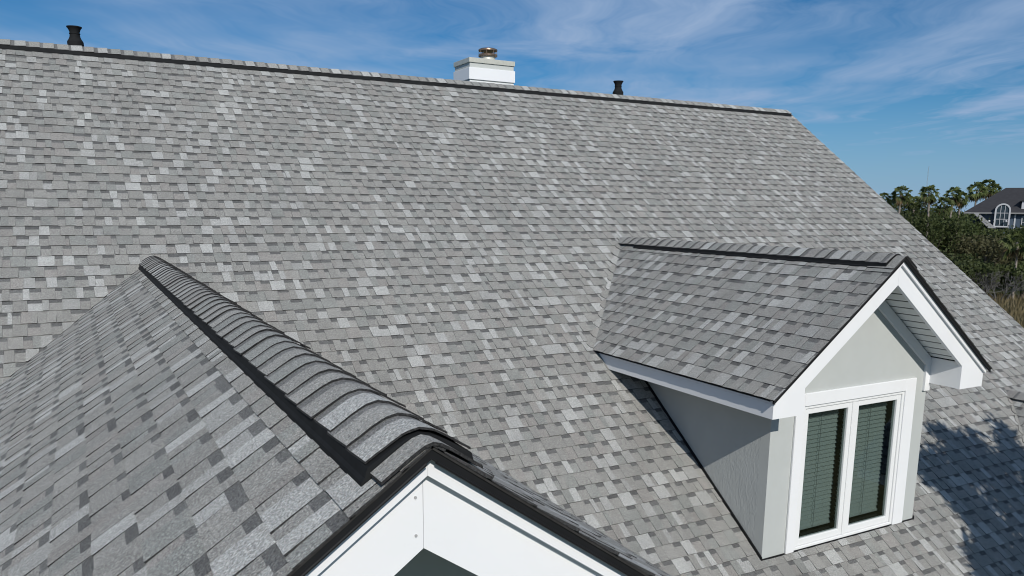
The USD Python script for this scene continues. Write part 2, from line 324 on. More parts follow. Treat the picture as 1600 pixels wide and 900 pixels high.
# ridge vents: a black plastic strip over the ridge with a shingle cap on every course
def vent_and_caps(name, P0, D, t, length, capstart, seed, half=.150, thick=.040, tail=0, capend=None):
    """Ridge from P0 along D (unit, horizontal). t: slope of both roofs. Caps lap away from the far end, their butts towards D."""
    rng = random.Random(seed); P0 = A(P0, float); D = A(D, float); Q = np.cross(D, [0, 0, 1.0])    # Q: to the right of D
    rr = .045; e0 = thick
    def zc(q):                                               # draped height over the ridge line
        a = abs(q)
        z = e0 - t*(math.sqrt(a*a + rr*rr) - math.sqrt(half*half + rr*rr) + half)
        if a > .08: z += .9*(a-.08)**2
        return z
    qs = np.concatenate([np.linspace(-half, -.03, 6), [0], np.linspace(.03, half, 6)])
    # the vent body: closed cross-section pushed along
    sec = [(-half-.016, -t*(half+.016)+.003), (-half-.015, -t*(half+.015)+.0165), (-half-.007, -t*(half+.007)+.0185), (-half-.002, zc(half)-.008)]
    sec += [(q, zc(q)-.005) for q in qs] + [(-a, b) for a, b in sec[::-1]]
    low = [(half*.75, -t*half*.75+.003), (0, .002), (-half*.75, -t*half*.75+.003)]
    sec_all = Polygon(sec+low).buffer(0)
    sec_all = max(getattr(sec_all, 'geoms', [sec_all]), key=lambda g: g.area)
    m = trimesh.creation.extrude_polygon(shapely.geometry.polygon.orient(sec_all), length, engine='earcut')
    v = m.vertices.copy(); m.vertices = P0 + np.multiply.outer(v[:, 2], D) + np.multiply.outer(v[:, 0], Q) + np.multiply.outer(v[:, 1], A([0, 0, 1.])); m.fix_normals()
    vent = obj(name, m, 'black_plastic', HOUSE)
    n = 0; x = capstart
    end = capend if capend is not None else length
    qcap = np.concatenate([[-half-.006], np.linspace(-half+.008, -.03, 7), [0], np.linspace(.03, half-.008, 7), [half+.006]])
    while x < end - .02:
        x1 = min(x + EXPO, end); tone = pick(rng, False); band = A([.135, .135, .135])*rng.uniform(.9, 1.15) ; sk = rng.uniform(-.035, .035); wq = 1 + rng.uniform(-.045, .02); dz = rng.uniform(-.0015, .002); tone = tone*1.08
        st = [(x-.012, .0015, band), (x + EXPO*.22, .003, band), (x + EXPO*.26, .0032, tone), (x1 + sk*.3, .0085, tone)]
        V, F, C = [], [], []
        for s, h, tn in st:
            V.append(A([P0 + D*(s + sk*q + rng.uniform(-.0012, .0012)) + Q*q*wq + A([0, 0, zc(q)+h+dz*(h > .005)]) for q in qcap])); C.append(np.tile(tn, (len(qcap), 1)))
        m_ = len(qcap)
        for i in range(len(st)-1):
            for j in range(m_-1):
                a, b, c, d = i*m_+j, i*m_+j+1, (i+1)*m_+j+1, (i+1)*m_+j; F += [(a, d, c), (a, c, b)]
        e = V[-1]; V.append(np.vstack([e, e-[0, 0, .0055]])); b0 = len(st)*m_; C.append(np.tile(BUTT, (2*m_, 1)))
        for j in range(m_-1): F += [(b0+j, b0+m_+j, b0+m_+j+1), (b0+j, b0+m_+j+1, b0+j+1)]
        for side in (0, m_-1):                                # the long cut edges
            q = A([V[i][side] for i in range(len(st))]); b1 = sum(len(k) for k in V); V.append(np.vstack([q, q-[0, 0, .006]])); C.append(np.tile(BUTT*1.3, (2*len(st), 1)))
            for i in range(len(st)-1):
                a_, b_ = b1+i, b1+i+1; F += [(a_, b_, b_+len(st)), (a_, b_+len(st), a_+len(st))]
        obj('ridge_cap', (np.vstack(V), A(F)), 'shingle', vent, tone=np.vstack(C), smooth=False)
        x = x1; n += 1
    return vent

# ------------------------------------------------------------------ measures of the gable wing and the dormers
XG, ZG, TG, YG = .621, H-.490, .7164, 1.483                   # gable wing: ridge, slope, front rake edge
WG = 3.0                                                       # its half width at the eaves
class Dormer: pass
def dormer_at(xd, zd, yd):
    d = Dormer(); d.x, d.z, d.y, d.t, d.half = xd, zd, yd, .767, 1.418
    d.ze = zd - d.t*d.half; d.wall = 1.028; d.yw = yd + .38
    d.yb = YR + (zd-ZR)/T; d.ye = YR + (d.ze-ZR)/T; return d
D1 = dormer_at(6.088, H-.376, 4.31)
D2 = dormer_at(10.36, H-2.262, 2.60)
YGB = YR + (ZG-ZR)/T

# main roof, front slope
MAIN = Slope((0, YE, ZE), (1, 0, 0), (0, cT, sT)); LM = (YR-YE)/cT
def plan(x, y): return (x, y, roof_z(y))
hole_g = MAIN.poly([plan(XG, YGB), plan(XG-WG, YR+(ZG-TG*WG-ZR)/T), plan(XG-WG+.5, YE-1), plan(XG+WG-.5, YE-1), plan(XG+WG, YR+(ZG-TG*WG-ZR)/T)])
def dormer_hole(d): return MAIN.poly([plan(d.x, d.yb), plan(d.x-d.half, d.ye), plan(d.x-d.wall, d.ye), plan(d.x-d.wall, d.yw+.05), plan(d.x+d.wall, d.yw+.05), plan(d.x+d.wall, d.ye), plan(d.x+d.half, d.ye)])
front = sbox(XW, 0, XE, LM)
front_cut = front.difference(hole_g.buffer(.004)).difference(dormer_hole(D1).buffer(.004)).difference(dormer_hole(D2).buffer(.004))
room_hole = [MAIN.poly([plan(d.x-d.wall+.08, d.yw+.12), plan(d.x+d.wall-.08, d.yw+.12), plan(d.x+d.wall-.08, d.yw+1.6), plan(d.x-d.wall+.08, d.yw+1.6)]) for d in (D1, D2)]
deck = front
for r_ in room_hole: deck = deck.difference(r_)
deck = deck.difference(MAIN.poly([plan(XG-.1, YGB-1.0), plan(XG-1.5, YE+1.2), plan(XG+1.5, YE+1.2), plan(XG+.1, YGB-1.0)]))
main_deck = slab(MAIN, deck, .14)
BACK = Slope((0, 2*YR-YE, ZE), (-1, 0, 0), (0, -cT, sT))
main_roof = obj('main_roof', cat_([main_deck, slab(BACK, sbox(-XE, 0, -XW, LM-.11), .14)]), 'asphalt_edge', HOUSE)
shingle(MAIN, main_roof, front_cut, 11, 300, v_start=(LM-.322) % EXPO, scale_w=.88)
shingle(BACK, main_roof, sbox(-XE, 0, -XW, LM), 12, 0, scale_w=3.0, field='back_shingle_field')
vent_and_caps('ridge_vent', (XW, YR, ZR), (1, 0, 0), T, XE-XW-.05, .02, 21)
# right and left rakes of the main roof
for sx, x in ((1, XE), (-1, XW)):
    x0, x1 = sorted((x-.012*sx, x-.05*sx))
    pts = [(YE-.02, ZE-.012), (YR, ZR-.022), (2*YR-YE+.02, ZE-.012)]
    lo = [(y, z-.21) for y, z in pts[::-1]]
    obj('rake_board', prism_x(Polygon(pts+lo), x0, x1), 'white_paint', HOUSE)
    dm = [(y, z+.006) for y, z in pts] + [(y, z-.035) for y, z in pts[::-1]]
    x0, x1 = sorted((x-.014*sx, x-.004*sx)); obj('drip_edge', prism_x(Polygon(dm), x0, x1), 'galv', HOUSE)
obj('eave_board', bev(XW+.06, XE-.06, YE+.02, YE+.045, ZE-.24, ZE-.03), 'white_paint', HOUSE)
obj('eave_board', bev(XW+.06, XE-.06, 2*YR-YE-.045, 2*YR-YE-.02, ZE-.24, ZE-.03), 'white_paint', HOUSE)
# body of the house
xl, xr = XW+.35, XE-.35; yf, yb_ = YE+.5, 2*YR-YE-.5
body = Polygon([(yf, 0), (yb_, 0), (yb_, roof_z(yb_)-.35), (YR, ZR-.35), (yf, roof_z(yf)-.35)])
obj('side_wall', prism_x(body, xr-.2, xr), 'stucco', HOUSE)
obj('side_wall', prism_x(body, xl, xl+.2), 'stucco', HOUSE)
obj('front_wall', bx(xl+.2, xr-.2, yf, yf+.2, 0, roof_z(yf)-.35), 'stucco', HOUSE)
obj('back_wall', bx(xl+.2, xr-.2, yb_-.2, yb_, 0, roof_z(yb_)-.35), 'stucco', HOUSE)

# ------------------------------------------------------------------ gable wing (lower left)
cG = 1/math.hypot(1, TG); sG = TG*cG; LG = WG/cG; YGE = YR + (ZG-TG*WG-ZR)/T
GL = Slope((XG-WG, YGB+.5, ZG-TG*WG), (0, -1, 0), (cG, 0, sG))
GR = Slope((XG+WG, YG, ZG-TG*WG), (0, 1, 0), (-cG, 0, sG))
def gpts(s): return [(XG, YG, ZG), (XG, YGB, ZG), (XG+s*WG, YGE, ZG-TG*WG), (XG+s*WG, YG, ZG-TG*WG)]
regL, regR = GL.poly(gpts(-1)), GR.poly(gpts(1))
inner = .064
gd = []
for sl, s in ((GL, -1), (GR, 1)):
    pts = [(XG, YG+inner, ZG), (XG, YGB-.05, ZG), (XG+s*WG, YGE-.05, ZG-TG*WG), (XG+s*WG, YG+inner, ZG-TG*WG)]
    gd.append(slab(sl, sl.poly(pts), .045))
gable_roof = obj('gable_roof', cat_(gd), 'asphalt_edge', HOUSE)
shingle(GL, gable_roof, regL, 31, 300, v_start=LG % EXPO - .083, scale_w=.84)
shingle(GR, gable_roof, regR, 32, 0, v_start=LG % EXPO - .03, field='far_shingle_field')
# starter layers showing at the rake edge
for sl, s in ((GL, -1), (GR, 1)):
    for k, (o0, dep) in enumerate(((.004, -.0075),)):
        pts = [(XG, YG+o0, ZG), (XG, YG+.2, ZG), (XG+s*WG, YG+.2, ZG-TG*WG), (XG+s*WG, YG+o0, ZG-TG*WG)]
        obj('starter_strip', slab(sl, sl.poly(pts), .0065, dep+.0065), 'asphalt_edge', gable_roof)
# first cap pieces that run out past the vent to the rake edge
rng = random.Random(5)
def flat_cap(y0, y1, tone, t, xr_, zr_, lift, half=.155):
    qs = np.concatenate([np.linspace(-half, -.02, 6), [0], np.linspace(.02, half, 6)]); V, C = [], []
    for y, h in ((y0, lift), (y1, lift-.003)):
        V.append(A([(xr_+q, y, zr_ - t*(math.sqrt(q*q+.02**2)-.012) + h) for q in qs])); C.append(np.tile(tone, (len(qs), 1)))
    n = len(qs); F = []
    for j in range(n-1): F += [(j, j+1, n+j+1), (j, n+j+1, n+j)]
    b = 2*n; V.append(np.vstack([V[0], V[0]-[0, 0, .008]])); C.append(np.tile(BUTT, (2*n, 1)))
    for j in range(n-1): F += [(b+j, b+n+j+1, b+j+1), (b+j, b+n+j, b+n+j+1)]
    for side in (0, n-1):
        q = A([V[0][side], V[1][side]]); b1 = sum(map(len, V)); V.append(np.vstack([q, q-[0, 0, .008]])); C.append(np.tile(BUTT, (4, 1))); F += [(b1, b1+1, b1+3), (b1, b1+3, b1+2)]
    return (np.vstack(V), A(F)), np.vstack(C)
m_, c_ = flat_cap(YG-.004, YG+.10, A(MID)*1.05, TG, XG, ZG, .015, half=.115)
obj('end_cap', m_, 'shingle', gable_roof, tone=c_)
vent_and_caps('ridge_vent', (XG, YGB-.05, ZG), (0, -1, 0), TG, YGB-.05-(YG+.066), -.42, 33, half=.120, thick=.040)

def rake_boards(xc, zc, t, half, y0, parent_names, tail=None, white=True, drop_in=.25, skip_tail=None):
    """Drip edge, proud strip and main board along both rakes of a gable whose shingle edge is at y0."""
    def chev(o1, o2, w):
        return Polygon([(xc-w, zc-o1-t*w), (xc, zc-o1), (xc+w, zc-o1-t*w), (xc+w, zc-o2-t*w), (xc, zc-o2), (xc-w, zc-o2-t*w)])
    k = math.hypot(1, t)
    for s in (-1, 1):
        def halfp(o1, o2, w): return Polygon([(xc, zc-o1), (xc+s*w, zc-o1-t*w), (xc+s*w, zc-o2-t*w), (xc, zc-o2)])
        de = obj('drip_edge', prism_y(halfp(.0095, .033, half), y0+.008, y0+.022), 'black_metal', HOUSE)
        lip = tube([(xc+s*.012, y0+.009, zc-.032-t*.012), (xc+s*half, y0+.009, zc-.032-t*half)], .0045, 8)
        obj('lip', lip, 'black_metal', de, smooth=50)
    return chev
chev = rake_boards(XG, ZG, TG, WG, YG, None)
for s in (-1, 1):
    def hp(o1, o2, w, g=.0006): return Polygon([(XG+s*g, zt-TG*g) for zt in (ZG-o1,)] + [(XG+s*w, ZG-o1-TG*w), (XG+s*w, ZG-o2-TG*w), (XG+s*g, ZG-o2-TG*g)])
    rb = obj('rake_board', prism_y(hp(.030, .251, WG-.03, .0006), YG+.058, YG+.098), 'white_paint', HOUSE)
    obj('trim_strip', prism_y(hp(.030, .075, WG-.03, .0003), YG+.030, YG+.060), 'white_paint', rb)
    if s < 0:
        for dx, dz in ((-.018, .130), (-.018, .218), (-.30, .345), (-.30, .43)):
            nl = trimesh.creation.cylinder(radius=.0032, height=.004, sections=10); nl.apply_transform(trimesh.transformations.rotation_matrix(math.pi/2, [1, 0, 0])); nl.apply_translation([XG+dx, YG+.057, ZG-dz])
            obj('nail', nl, 'nail', rb)
# soffit boards and wall under the gable
YGW = YG + .50
for s in (-1, 1):
    for k in range(12):
        a, b = .012+k*.2, .012+k*.2+.196
        pl_ = [(XG+s*a, ZG-.225-TG*a), (XG+s*b, ZG-.225-TG*b), (XG+s*b, ZG-.238-TG*b), (XG+s*a, ZG-.238-TG*a)]
        obj('soffit_plank', prism_y(Polygon(pl_), YG+.098, YGW), 'soffit_vinyl', gable_roof)
gw = Polygon([(XG, ZG-.24), (XG+WG-.35, ZG-.24-TG*(WG-.35)), (XG+WG-.35, 0), (XG-WG+.35, 0), (XG-WG+.35, ZG-.24-TG*(WG-.35))])
obj('gable_wall', prism_y(gw, YGW, YGW+.15), 'stucco', HOUSE)
for s in (-1, 1):
    x0, x1 = sorted((XG+s*(WG-.35), XG+s*(WG-.5)))
    obj('gable_wall', bx(x0, x1, YGW+.15, yf, 0, ZG-TG*WG-.02), 'stucco', HOUSE)
    x0, x1 = sorted((XG+s*(WG-.03), XG+s*(WG-.01)))
    obj('eave_board', bx(x0, x1, YG+.1, YGE-.3, ZG-TG*WG-.20, ZG-TG*WG-.02), 'white_paint', HOUSE)

# ------------------------------------------------------------------ dormers
def valley_tips(d, roof, seed):
    """Rounded ends of the dormer courses bent out on to the main roof."""
    rng = random.Random(seed); k = math.hypot(1, d.t); Lc = d.half*k
    for n in range(int(Lc/EXPO)+1):
        w = Lc - n*EXPO - .02                                 # distance down the dormer slope of this course's butt
        wa, wb = w/k, max(.02, (w-EXPO*.95)/k)
        for s in (-1,):
            P = [MAIN.uv(A(plan(d.x+s*q, YR + (d.z-d.t*q-ZR)/T))) for q in (wa, wb)]
            dv = P[1]-P[0]; out = A([-dv[1], dv[0]])/np.linalg.norm(dv)
            if out[0] > 0: out = -out
            o = rng.uniform(.045, .085); ln = np.linalg.norm(dv); e = dv/ln
            pts = [P[0]-out*.02, P[0]+out*o*.45-e*.004, P[0]+out*o*.9+e*.018, P[0]+out*o+e*.045, P[0]+out*o*.72+e*ln*.72, P[1]+out*.012, P[1]-out*.02]
            pg = Polygon(pts).convex_hull
            V, F, C = piece(MAIN, pg, pg.bounds[1], .0095, .006, pick(rng, False), zlift=.003)
            obj('valley_shingle', (V, A(F)), 'shingle', roof, tone=C)

def build_dormer(d, seed, main):
    k = math.hypot(1, d.t); c, s_ = 1/k, d.t/k; L_ = d.half*k
    SL = Slope((d.x-d.half, d.yb+.2, d.ze), (0, -1, 0), (c, 0, s_)); SR = Slope((d.x+d.half, d.y, d.ze), (0, 1, 0), (-c, 0, s_))
    dk = []
    for sl, s in ((SL, -1), (SR, 1)):
        pts = [(d.x, d.y+.06, d.z), (d.x, d.yb-.05, d.z), (d.x+s*(d.half-.02), d.ye-.05, d.ze+.02*d.t), (d.x+s*(d.half-.02), d.y+.06, d.ze+.02*d.t)]
        dk.append(slab(sl, sl.poly(pts), .04))
    roof = obj('dormer_roof', cat_(dk), 'asphalt_edge', HOUSE)
    for sl, s, one in ((SL, -1, 300), (SR, 1, 0)):
        reg = sl.poly([(d.x, d.y, d.z), (d.x, d.yb, d.z), (d.x+s*d.half, d.ye, d.ze), (d.x+s*d.half, d.y, d.ze)])
        shingle(sl, roof, reg, seed+s, one, v_start=0.0, scale_w=.92, field='shingle_field' if s < 0 else 'far_shingle_field')
        for o0, dep in ((.004, -.0075),):
            pts = [(d.x, d.y+o0, d.z), (d.x, d.y+.2, d.z), (d.x+s*(d.half-.006), d.y+.2, d.ze+.006*d.t), (d.x+s*(d.half-.006), d.y+o0, d.ze+.006*d.t)]
            obj('starter_strip', slab(sl, sl.poly(pts), .0065, dep+.0065), 'asphalt_edge', roof)
    valley_tips(d, roof, seed+5)
    m_, c_ = flat_cap(d.y-.004, d.y+.26, A(MID), d.t, d.x, d.z, .011, half=.15)
    obj('end_cap', m_, 'shingle', roof, tone=c_)
    vent_and_caps('ridge_vent', (d.x, d.yb-.42, d.z), (0, -1, 0), d.t, d.yb-.42-(d.y+.085), -.42, seed+7, half=.128)
    rake_boards(d.x, d.z, d.t, d.half-.004, d.y, None)
    zt = d.ze - .167; w = d.wall; h = d.half - .048
    for s in (-1, 1):                                          # rake boards with their square tails
        def Pt(q, o): return (d.x+s*q, d.z-o-d.t*q)
        g = .0006
        pts = [Pt(g, .030), Pt(h, .030), (d.x+s*h, zt), (d.x+s*w, zt), Pt(w, .245), Pt(g, .245)]
        rb = obj('rake_board', prism_y(Polygon(pts), d.y+.052, d.y+.085), 'white_paint', HOUSE)
        obj('trim_strip', prism_y(Polygon([Pt(g, .030), Pt(h+.006, .030), Pt(h+.006, .074), Pt(g, .074)]), d.y+.028, d.y+.054), 'white_paint', rb)
        # closed eave box along the side
        x0, x1 = sorted((d.x+s*h, d.x+s*(h-.022)))
        ytop = d.ye-.02; yl = YR + (zt+.002-ZR)/T
        eb = obj('eave_board', prism_x(Polygon([(d.y+.085, zt), (yl, zt), (ytop, d.ze-.028), (d.y+.085, d.ze-.028)]), x0, x1), 'white_paint', HOUSE)
        x0, x1 = sorted((d.x+s*(h-.022), d.x+s*w))
        obj('soffit', bx(x0, x1, d.y+.085, yl-.01, zt+.002, zt+.014), 'white_paint', eb)
        x0, x1 = sorted((d.x+s*w, d.x+s*(w+.014)))
        zi = d.z-.215-d.t*w
        obj('return_panel', prism_x(Polygon([(d.y+.085, zt+.014), (d.yw-.001, zt+.014), (d.yw-.001, zi), (d.y+.085, zi)]), x0, x1), 'white_paint', eb)
        # planks under the sloping overhang
        q = .006
        while q < w-.004:
            q1 = min(q+.074, w-.004)
            dz0 = .205
            pts = [(d.x+s*q, d.z-dz0-d.t*q), (d.x+s*q1, d.z-dz0-d.t*q1), (d.x+s*q1, d.z-dz0+.004-d.t*q1), (d.x+s*q, d.z-dz0+.004-d.t*q)]
            obj('soffit_plank', prism_y(Polygon(pts), d.y+.085, d.yw), 'soffit_vinyl', roof); q = q1 + .015
        # frieze on the wall, with a short upright end at the corner
        fr = [Pt(.003, .220), Pt(w+.018, .220), (d.x+s*(w+.018), zt-.072), (d.x+s*(w-.062), zt-.072), Pt(w-.062, .335), Pt(.003, .335)]
        obj('frieze_board', prism_y(Polygon(fr), d.yw-.024, d.yw-.0005), 'white_paint', HOUSE)
    # walls
    zb = roof_z(d.yw); zs = zb - .3
    fw = Polygon([(d.x-w, zs), (d.x+w, zs), (d.x+w, d.z-.2-d.t*w), (d.x, d.z-.2), (d.x-w, d.z-.2-d.t*w)])
    wx0, wx1, wz0, wz1 = d.x-.655, d.x+.692, zb+.010, d.z-1.300
    fw = fw.difference(sbox(wx0+.004, wz0+.004, wx1-.004, wz1-.004))
    obj('dormer_wall', prism_y(fw, d.yw, d.yw+.1), 'stucco', HOUSE)
    for s in (-1, 1):
        x0, x1 = sorted((d.x+s*w, d.x+s*(w-.1)))
        ytop = d.ye+.25; zc_ = d.ze-.06
        obj('dormer_wall', prism_x(Polygon([(d.yw+.1, roof_z(d.yw+.1)-.3), (d.yw+.1, zc_), (ytop, zc_), (ytop, roof_z(ytop)-.3)]), x0, x1), 'stucco_rough', HOUSE)
        x0, x1 = sorted((d.x+s*(w+.002), d.x+s*(w+.014)))
        y2 = YR + (zt-ZR)/T
        obj('step_flashing', prism_x(Polygon([(d.yw-.01, roof_z(d.yw-.01)+.004), (d.yw-.01, roof_z(d.yw-.01)+.035), (y2, roof_z(y2)+.035), (y2, roof_z(y2)+.004)]), x0, x1), 'black_metal', HOUSE)
    obj('apron_flashing', bx(d.x-w-.014, d.x+w+.014, d.yw-.012, d.yw-.001, zb-.012, zb+.008), 'black_metal', HOUSE)
    # window: casing boards, frame, two sashes with panes, blinds
    win = obj('window', cat_([bev(wx0, wx0+.028, d.yw-.012, d.yw+.07, wz0, wz1), bev(wx1-.028, wx1, d.yw-.012, d.yw+.07, wz0, wz1), bev(wx0+.028, wx1-.028, d.yw-.011, d.yw+.07, wz1-.028, wz1), bev(wx0+.028, wx1-.028, d.yw-.013, d.yw+.07, wz0, wz0+.028)]), 'white_vinyl', HOUSE)
    obj('casing', bev(wx0-.100, wx0-.001, d.yw-.024, d.yw-.0008, zb+.004, wz1+.115), 'white_paint', win)
    obj('casing', bev(wx1+.001, wx1+.148, d.yw-.024, d.yw-.0008, zb+.004, wz1+.115), 'white_paint', win)
    obj('casing', bev(wx0-.0005, wx1+.0005, d.yw-.026, d.yw-.0008, wz1+.001, wz1+.117), 'white_paint', win)
    mid = d.x + .007
    ix0, ix1, iz0, iz1 = wx0+.030, wx1-.030, wz0+.030, wz1-.030
    for a, b in ((ix0, mid-.022), (mid+.022, ix1)):
        fs = .050
        sash = cat_([bev(a, a+fs, d.yw+.000, d.yw+.045, iz0, iz1), bev(b-fs, b, d.yw+.000, d.yw+.045, iz0, iz1), bev(a+fs, b-fs, d.yw+.001, d.yw+.045, iz1-fs, iz1), bev(a+fs, b-fs, d.yw+.001, d.yw+.045, iz0, iz0+fs+.012)])
        obj('sash', sash, 'white_vinyl', win)
        obj('pane', bx(a+fs-.004, b-fs+.004, d.yw+.020, d.yw+.024, iz0+fs+.004, iz1-fs+.004), 'glass', win)
        # blind of tilted slats with cords and bottom rail
        z = iz1 - .03; sx0, sx1 = a+.02, b-.015; rng = random.Random(seed+int(a*100))
        while z > iz0 + .10:
            sl_ = bx(sx0, sx1, -.026, .026, -.0012, .0012); sl_.apply_transform(trimesh.transformations.rotation_matrix(math.radians(60+rng.uniform(-3, 3)), [1, 0, 0])); sl_.apply_translation([0, d.yw+.135, z+rng.uniform(-.0015, .0015)])
            obj('blind_slat', sl_, 'blind', win); z -= .0405
        obj('blind_rail', bev(sx0, sx1, d.yw+.115, d.yw+.155, z+.004, z+.026), 'blind', win)
        obj('blind_cord', bx((sx0+sx1)/2+.03, (sx0+sx1)/2+.033, d.yw+.100, d.yw+.103, z+.02, iz1-.02), 'nail', win)
    obj('mullion', bev(mid-.021, mid+.021, d.yw-.006, d.yw+.05, iz0, iz1, .002), 'white_vinyl', win)
    # the room behind
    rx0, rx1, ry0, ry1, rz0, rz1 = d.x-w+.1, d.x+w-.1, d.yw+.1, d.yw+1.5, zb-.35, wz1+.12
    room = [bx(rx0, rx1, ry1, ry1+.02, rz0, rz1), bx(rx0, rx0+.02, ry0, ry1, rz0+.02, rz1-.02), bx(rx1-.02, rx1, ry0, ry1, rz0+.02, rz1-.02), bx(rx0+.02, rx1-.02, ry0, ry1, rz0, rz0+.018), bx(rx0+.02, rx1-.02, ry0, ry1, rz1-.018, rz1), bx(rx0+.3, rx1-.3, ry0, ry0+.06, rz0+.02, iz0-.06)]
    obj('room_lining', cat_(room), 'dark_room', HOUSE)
build_dormer(D1, 51, True)
build_dormer(D2, 71, False)

# ------------------------------------------------------------------ chimney and vent pipes behind the ridge
cx0, cx1, cy0, cy1 = 5.815, 6.645, 12.20, 12.80
ch = obj('chimney', bx(cx0+.012, cx1-.012, cy0+.012, cy1-.012, H+.45, H+2.318), 'chase_paint', HOUSE)
obj('lower_cladding', cat_([bev(cx0-.008, cx1+.008, cy0-.008, cy1+.008, H+2.030, H+2.216)]), 'white_paint', ch)
obj('base_band', bx(cx0+.008, cx1-.008, cy0+.004, cy1-.004, H+.45, H+2.010), 'white_vinyl', ch)
obj('chase_cover', cat_([bev(cx0-.006, cx1+.006, cy0-.006, cy1+.006, H+2.292, H+2.368)]), 'galv', ch)
fx, fy = 6.309, 12.52
obj('flue', lathe([(0, H+2.36), (.135, H+2.362), (.125, H+2.395), (.118, H+2.47), (0, H+2.472)], (fx, fy, 0)), 'galv', ch, smooth=40)
obj('flue_cap', cat_([lathe([(.10, H+2.462), (.158, H+2.465), (.160, H+2.490), (.150, H+2.500), (.09, H+2.508), (.09, H+2.46), (.10, H+2.462)], (fx, fy, 0)),
                      lathe([(0, H+2.552), (.155, H+2.550), (.160, H+2.556), (.158, H+2.575), (.13, H+2.588), (.06, H+2.600), (0, H+2.602)], (fx, fy, 0))]), 'copper', ch, smooth=35)
for k in range(8):
    a = k*math.pi/4+.2; obj('cage_bar', tube([(fx+.150*math.cos(a), fy+.150*math.sin(a), H+2.49), (fx+.150*math.cos(a), fy+.150*math.sin(a), H+2.56)], .004, 6), 'copper', ch)
for x_, top in ((.200, 2.105), (8.29, 2.108)):
    zb = roof_z(11.55)
    vp = obj('vent_pipe', lathe([(0, zb-.1), (.090, zb-.1), (.090, H+1.925), (.084, H+1.94), (.070, H+1.96), (.060, H+1.985), (.055, H+2.015), (.057, H+2.045), (.065, H+2.068), (.077, H+2.088), (.085, H+top-.010), (.085, H+top), (.072, H+top), (.05, H+2.04), (0, H+2.03)], (x_, 11.55, 0)), 'black_plastic', HOUSE, smooth=40)
    obj('collar', lathe([(.054, H+2.016), (.061, H+2.018), (.061, H+2.027), (.055, H+2.029)], (x_, 11.55, 0)), 'black_plastic', vp, smooth=40)

# ------------------------------------------------------------------ trees, palms
def quads(centres, size, rng_, flat=.0, aspect=1.0):
    n = len(centres); d = rng_.normal(size=(n, 3)); d[:, 2] += flat; d /= np.linalg.norm(d, axis=1)[:, None]
    t = np.cross(d, rng_.normal(size=(n, 3))); t /= np.linalg.norm(t, axis=1)[:, None]; b = np.cross(d, t)
    s = (np.broadcast_to(size, n)*rng_.uniform(.6, 1.3, n))[:, None]; c = A(centres)
    v = np.stack([c - t*s*aspect, c - b*s*.45, c + t*s*aspect, c + b*s*.45], 1).reshape(-1, 3)
    i = np.arange(n)*4; f = np.vstack([np.c_[i, i+1, i+2], np.c_[i, i+2, i+3]])
    return v, f
def crown_points(rng_, n, R, Hc, clumps=34, spread=.26, bottom=.25):
    """Leaf positions gathered in clumps over an uneven crown of radius R and height Hc standing on z = 0."""
    out = []
    for k in range(clumps):
        a, u = rng_.uniform(0, 2*math.pi), rng_.uniform(-1, 1); r = rng_.uniform(.45, 1.0)**.6
        z = u; rr = math.sqrt(max(0, 1-z*z))*r
        c = A([math.cos(a)*rr*R, math.sin(a)*rr*R, Hc*(.5+.5*z*r)*(1-bottom)+Hc*bottom])
        m = int(n/clumps*rng_.uniform(.5, 1.5)); out.append(c + np.clip(rng_.normal(size=(m, 3)), -1.7, 1.7)*A([R, R, Hc*.55])*spread*rng_.uniform(.55, 1.1))
    return np.vstack(out)
def limbs(rng_, Ht, R, trunk_r, n=6, lean=.3):
    ms = [tube([(0, 0, -.2), (rng_.uniform(-.1, .1), rng_.uniform(-.1, .1), Ht*.25), (rng_.uniform(-lean, lean), rng_.uniform(-lean, lean), Ht*.5), (rng_.uniform(-lean, lean), rng_.uniform(-lean, lean), Ht*.8)], [trunk_r*1.3, trunk_r, trunk_r*.7, trunk_r*.2], 8)]
    for k in range(n):
        a = rng_.uniform(0, 2*math.pi); z0 = Ht*rng_.uniform(.2, .5); r = R*rng_.uniform(.5, .9)
        ms.append(tube([(0, 0, z0), (math.cos(a)*r*.45, math.sin(a)*r*.45, z0+Ht*.15), (math.cos(a)*r, math.sin(a)*r, z0+Ht*rng_.uniform(.25, .42))], [trunk_r*.5, trunk_r*.3, trunk_r*.08], 6))
    return cat_(ms)
def tree(name, loc, label, cat, seed, Ht, R, leaf, n=2600, size=.30, base=.2, group=None, clumps=34, tr=.22, spread=.26, aspect=.8):
    rg = np.random.default_rng(seed); p = thing(name, loc, label, cat, group)
    org = A(loc, float)
    def put(v): return A(v) + org
    l = limbs(rg, Ht*.95, R, tr); l.vertices = put(l.vertices); obj('trunk', l, 'bark', p, smooth=60)
    c = crown_points(rg, n, R, Ht*(1-base), clumps, spread); c[:, 2] += Ht*base; c = c[(c[:, 2] > Ht*.04) & (c[:, 2] < Ht*.985)]
    v, f = quads(c, size, rg, .4, aspect); obj('crown', (put(v), f), leaf, p)
    return p
def polar(az, d): return (d*math.sin(math.radians(az)), d*math.cos(math.radians(az)), 0)

